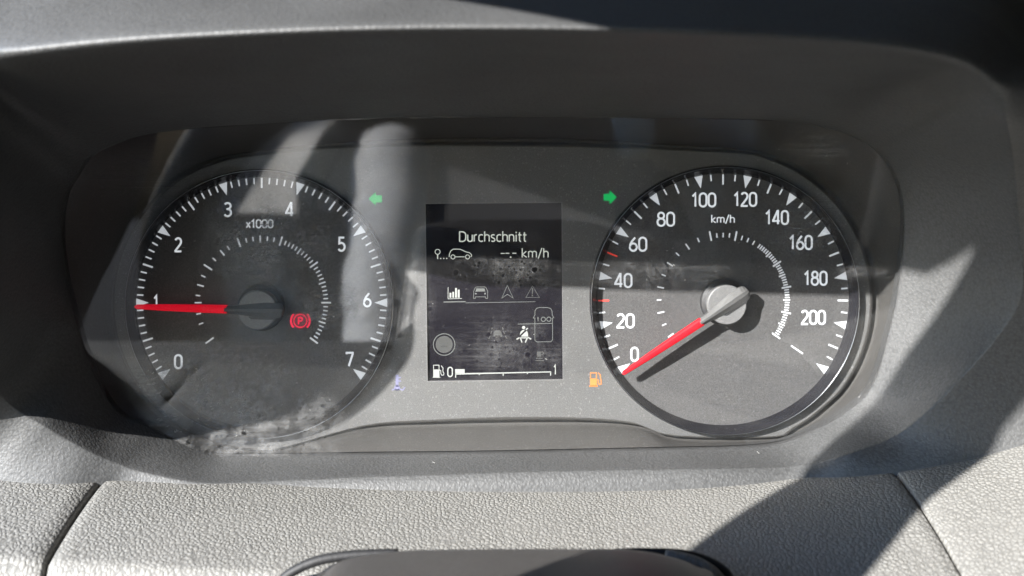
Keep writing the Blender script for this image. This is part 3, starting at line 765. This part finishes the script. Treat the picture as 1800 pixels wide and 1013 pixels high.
sbox('side_bolster', -365, -236, 885, 1420, -520, -272, 40, M['bolster'], seat)
sbox('side_bolster', 176, 300, 1045, 1420, -520, -260, 40, M['bolster'], seat)
sbox('backrest', -260, 260, 1390, 1460, -480, 200, 50, M['seat'], seat)
ar = empty('mirror_roll', 'pale unseen roll added for its streak reflected in the lens', 'reflected roll')  # unseen pale roll added for the arm-shaped streak the lens mirrors
bm = bmesh.new(); pts = []; rad = []
for i in range(31):
    t = i/30; d = 355+815*t; e = 1.0
    if t > .9: e = sqrt(max(0, 1-((t-.9)/.1)**2))
    if t < .06: e = sqrt(max(0, 1-((.06-t)/.06)**2))
    rr = .015+.042*min(1, t*1.15); rr *= 1+.05*sin(t*34)+.03*sin(t*71+1); pts.append(V(-101-62*t+3*sin(t*13), d, -244-.5*rr*1000-28)); rad.append(max(.001, rr*e))
tube(bm, pts, rad, 24); link('roll_pad', bm_mesh('roll_pad', bm), M['rollcloth'], ar, True)
sbox('roll_stand', -175, -135, 980, 1040, -560, -330, 8, M['seat'], ar)
bm = bmesh.new(); prism_bm(bm, [(-900,-570),(900,-570),(900,-560),(-900,-560)], -200, 1600)
fl = link('cab_floor', bm_mesh('cab_floor', bm), M['carpet']); tag(fl, 'dark carpet on the cab floor below the dashboard', 'floor', kind='structure')

# unseen dashboard top behind the hood, added dark to cut bounced light
M['cabdark'] = m_simple('dark_cab_slab', (.05,.05,.05), .7)
def slab(name, x0, x1, d0, d1, z0, z1, mat, label):
    o = sbox(name, x0, x1, d0, d1, z0, z1, 6, mat, None, 2); return tag(o, label, 'cab lining', kind='structure')

slab('dashboard_top', -700, 640, -310, -25, 40, 66, M['cabdark'], 'dark flat dashboard top behind the hood')


M['gapdark'] = m_plastic('black_gap_fill', (.012,.012,.013), 900, .0001, .6)  # black tubes stand in for the shaded gap round the column cover
def px_tube(name, pts_, r_, mat, par, d, dz=0):
    bm = bmesh.new(); P_ = []
    for x, y in catmull(pts_, 6, False):
        X_, D_, Z_ = PX(x, y, d); P_.append(V(X_, D_, Z_+dz))
    tube(bm, P_, r_*MM, 10); return link(name, bm_mesh(name, bm), mat, par, True)
px_tube('gap_shade', [(476,1050),(494,1014),(525,992),(565,977),(620,969),(700,966)], 1.3, M['gapdark'], col, 98, -1.1)
px_tube('gap_shade', [(548,1050),(562,1014),(590,992),(640,977),(720,970)], 2.0, M['gapdark'], col, 103, -2.0)
px_tube('gap_shade', [(1080,966),(1140,965),(1200,968),(1245,980),(1278,1002),(1296,1040)], 1.1, M['gapdark'], col, 99, -.9)
lip = px_tube('leather_lip', [(1170,974),(1205,980),(1240,994),(1266,1018),(1280,1050)], 2.0, M['leather'], col, 103, -1.0)
lip['label'] = 'pale leather edge beside the cover'
# lint and fibres lying on the ledge and the lens
random.seed(3); bm = bmesh.new()
def fibre(px, py, d, l):
    a = random.uniform(0, 2*pi); P_ = []
    for k in range(4):
        P_.append((px+l*cos(a)*k/3, py+l*sin(a)*k/3*.6)); a += random.uniform(-.6, .6)
    tube(bm, [V(*PX(x, y, d+.15)) for x, y in P_], .00008, 5)
for x, y in ((893,812),(978,821),(1160,846),(1308,806),(1335,797),(760,812)): 
    fibre(x, y, 20 if y < 830 else 31, 7)
for k in range(46):
    x, y = random.choice(((420,430),(400,700),(560,700),(880,600),(1400,400),(1450,240),(480,790),(1150,440)))
    x += random.gauss(0, 60); y += random.gauss(0, 30)
    if 150 < x < 1540 and 225 < y < 780: fibre(x, y, lens_d(y)-.3, random.uniform(1, 4.5))
lint = link('lint', bm_mesh('lint', bm), m_simple('pale_lint', (.22,.22,.21), .9)); tag(lint, 'pale lint and fibres scattered on the ledge and lens', 'lint', kind='stuff')

slab('front_sky_block', -700, 640, -300, -285, 60, 560, M['cabdark'], 'dark unseen panel added at the front to block sky light')  # unseen panel added to keep sky light off the hood top
slab('cab_right_wall', 620, 640, -280, 1470, -560, 480, M['cabdark'], 'dark unseen lining added on the passenger side to block sky light')  # unseen, added to block sky light from the right

slab('cab_rear_wall', -455, 640, 1470, 1490, -560, 455, M['cabdark'], 'dark unseen wall added behind the driver seat to block sky light')  # unseen, added to keep light from behind off the face plate
slab('cab_ceiling', -455, 640, -300, 1490, 455, 480, M['cabdark'], 'dark unseen headlining added above the hood to cut sky light')  # unseen, added to cut the sky light from above

bm = bmesh.new(); prism_bm(bm, [(-230,-88),(230,-88),(230,66),(-230,66)], -24, -21.5)
link('back_case', bm_mesh('back_case', bm), M['black'], plate)
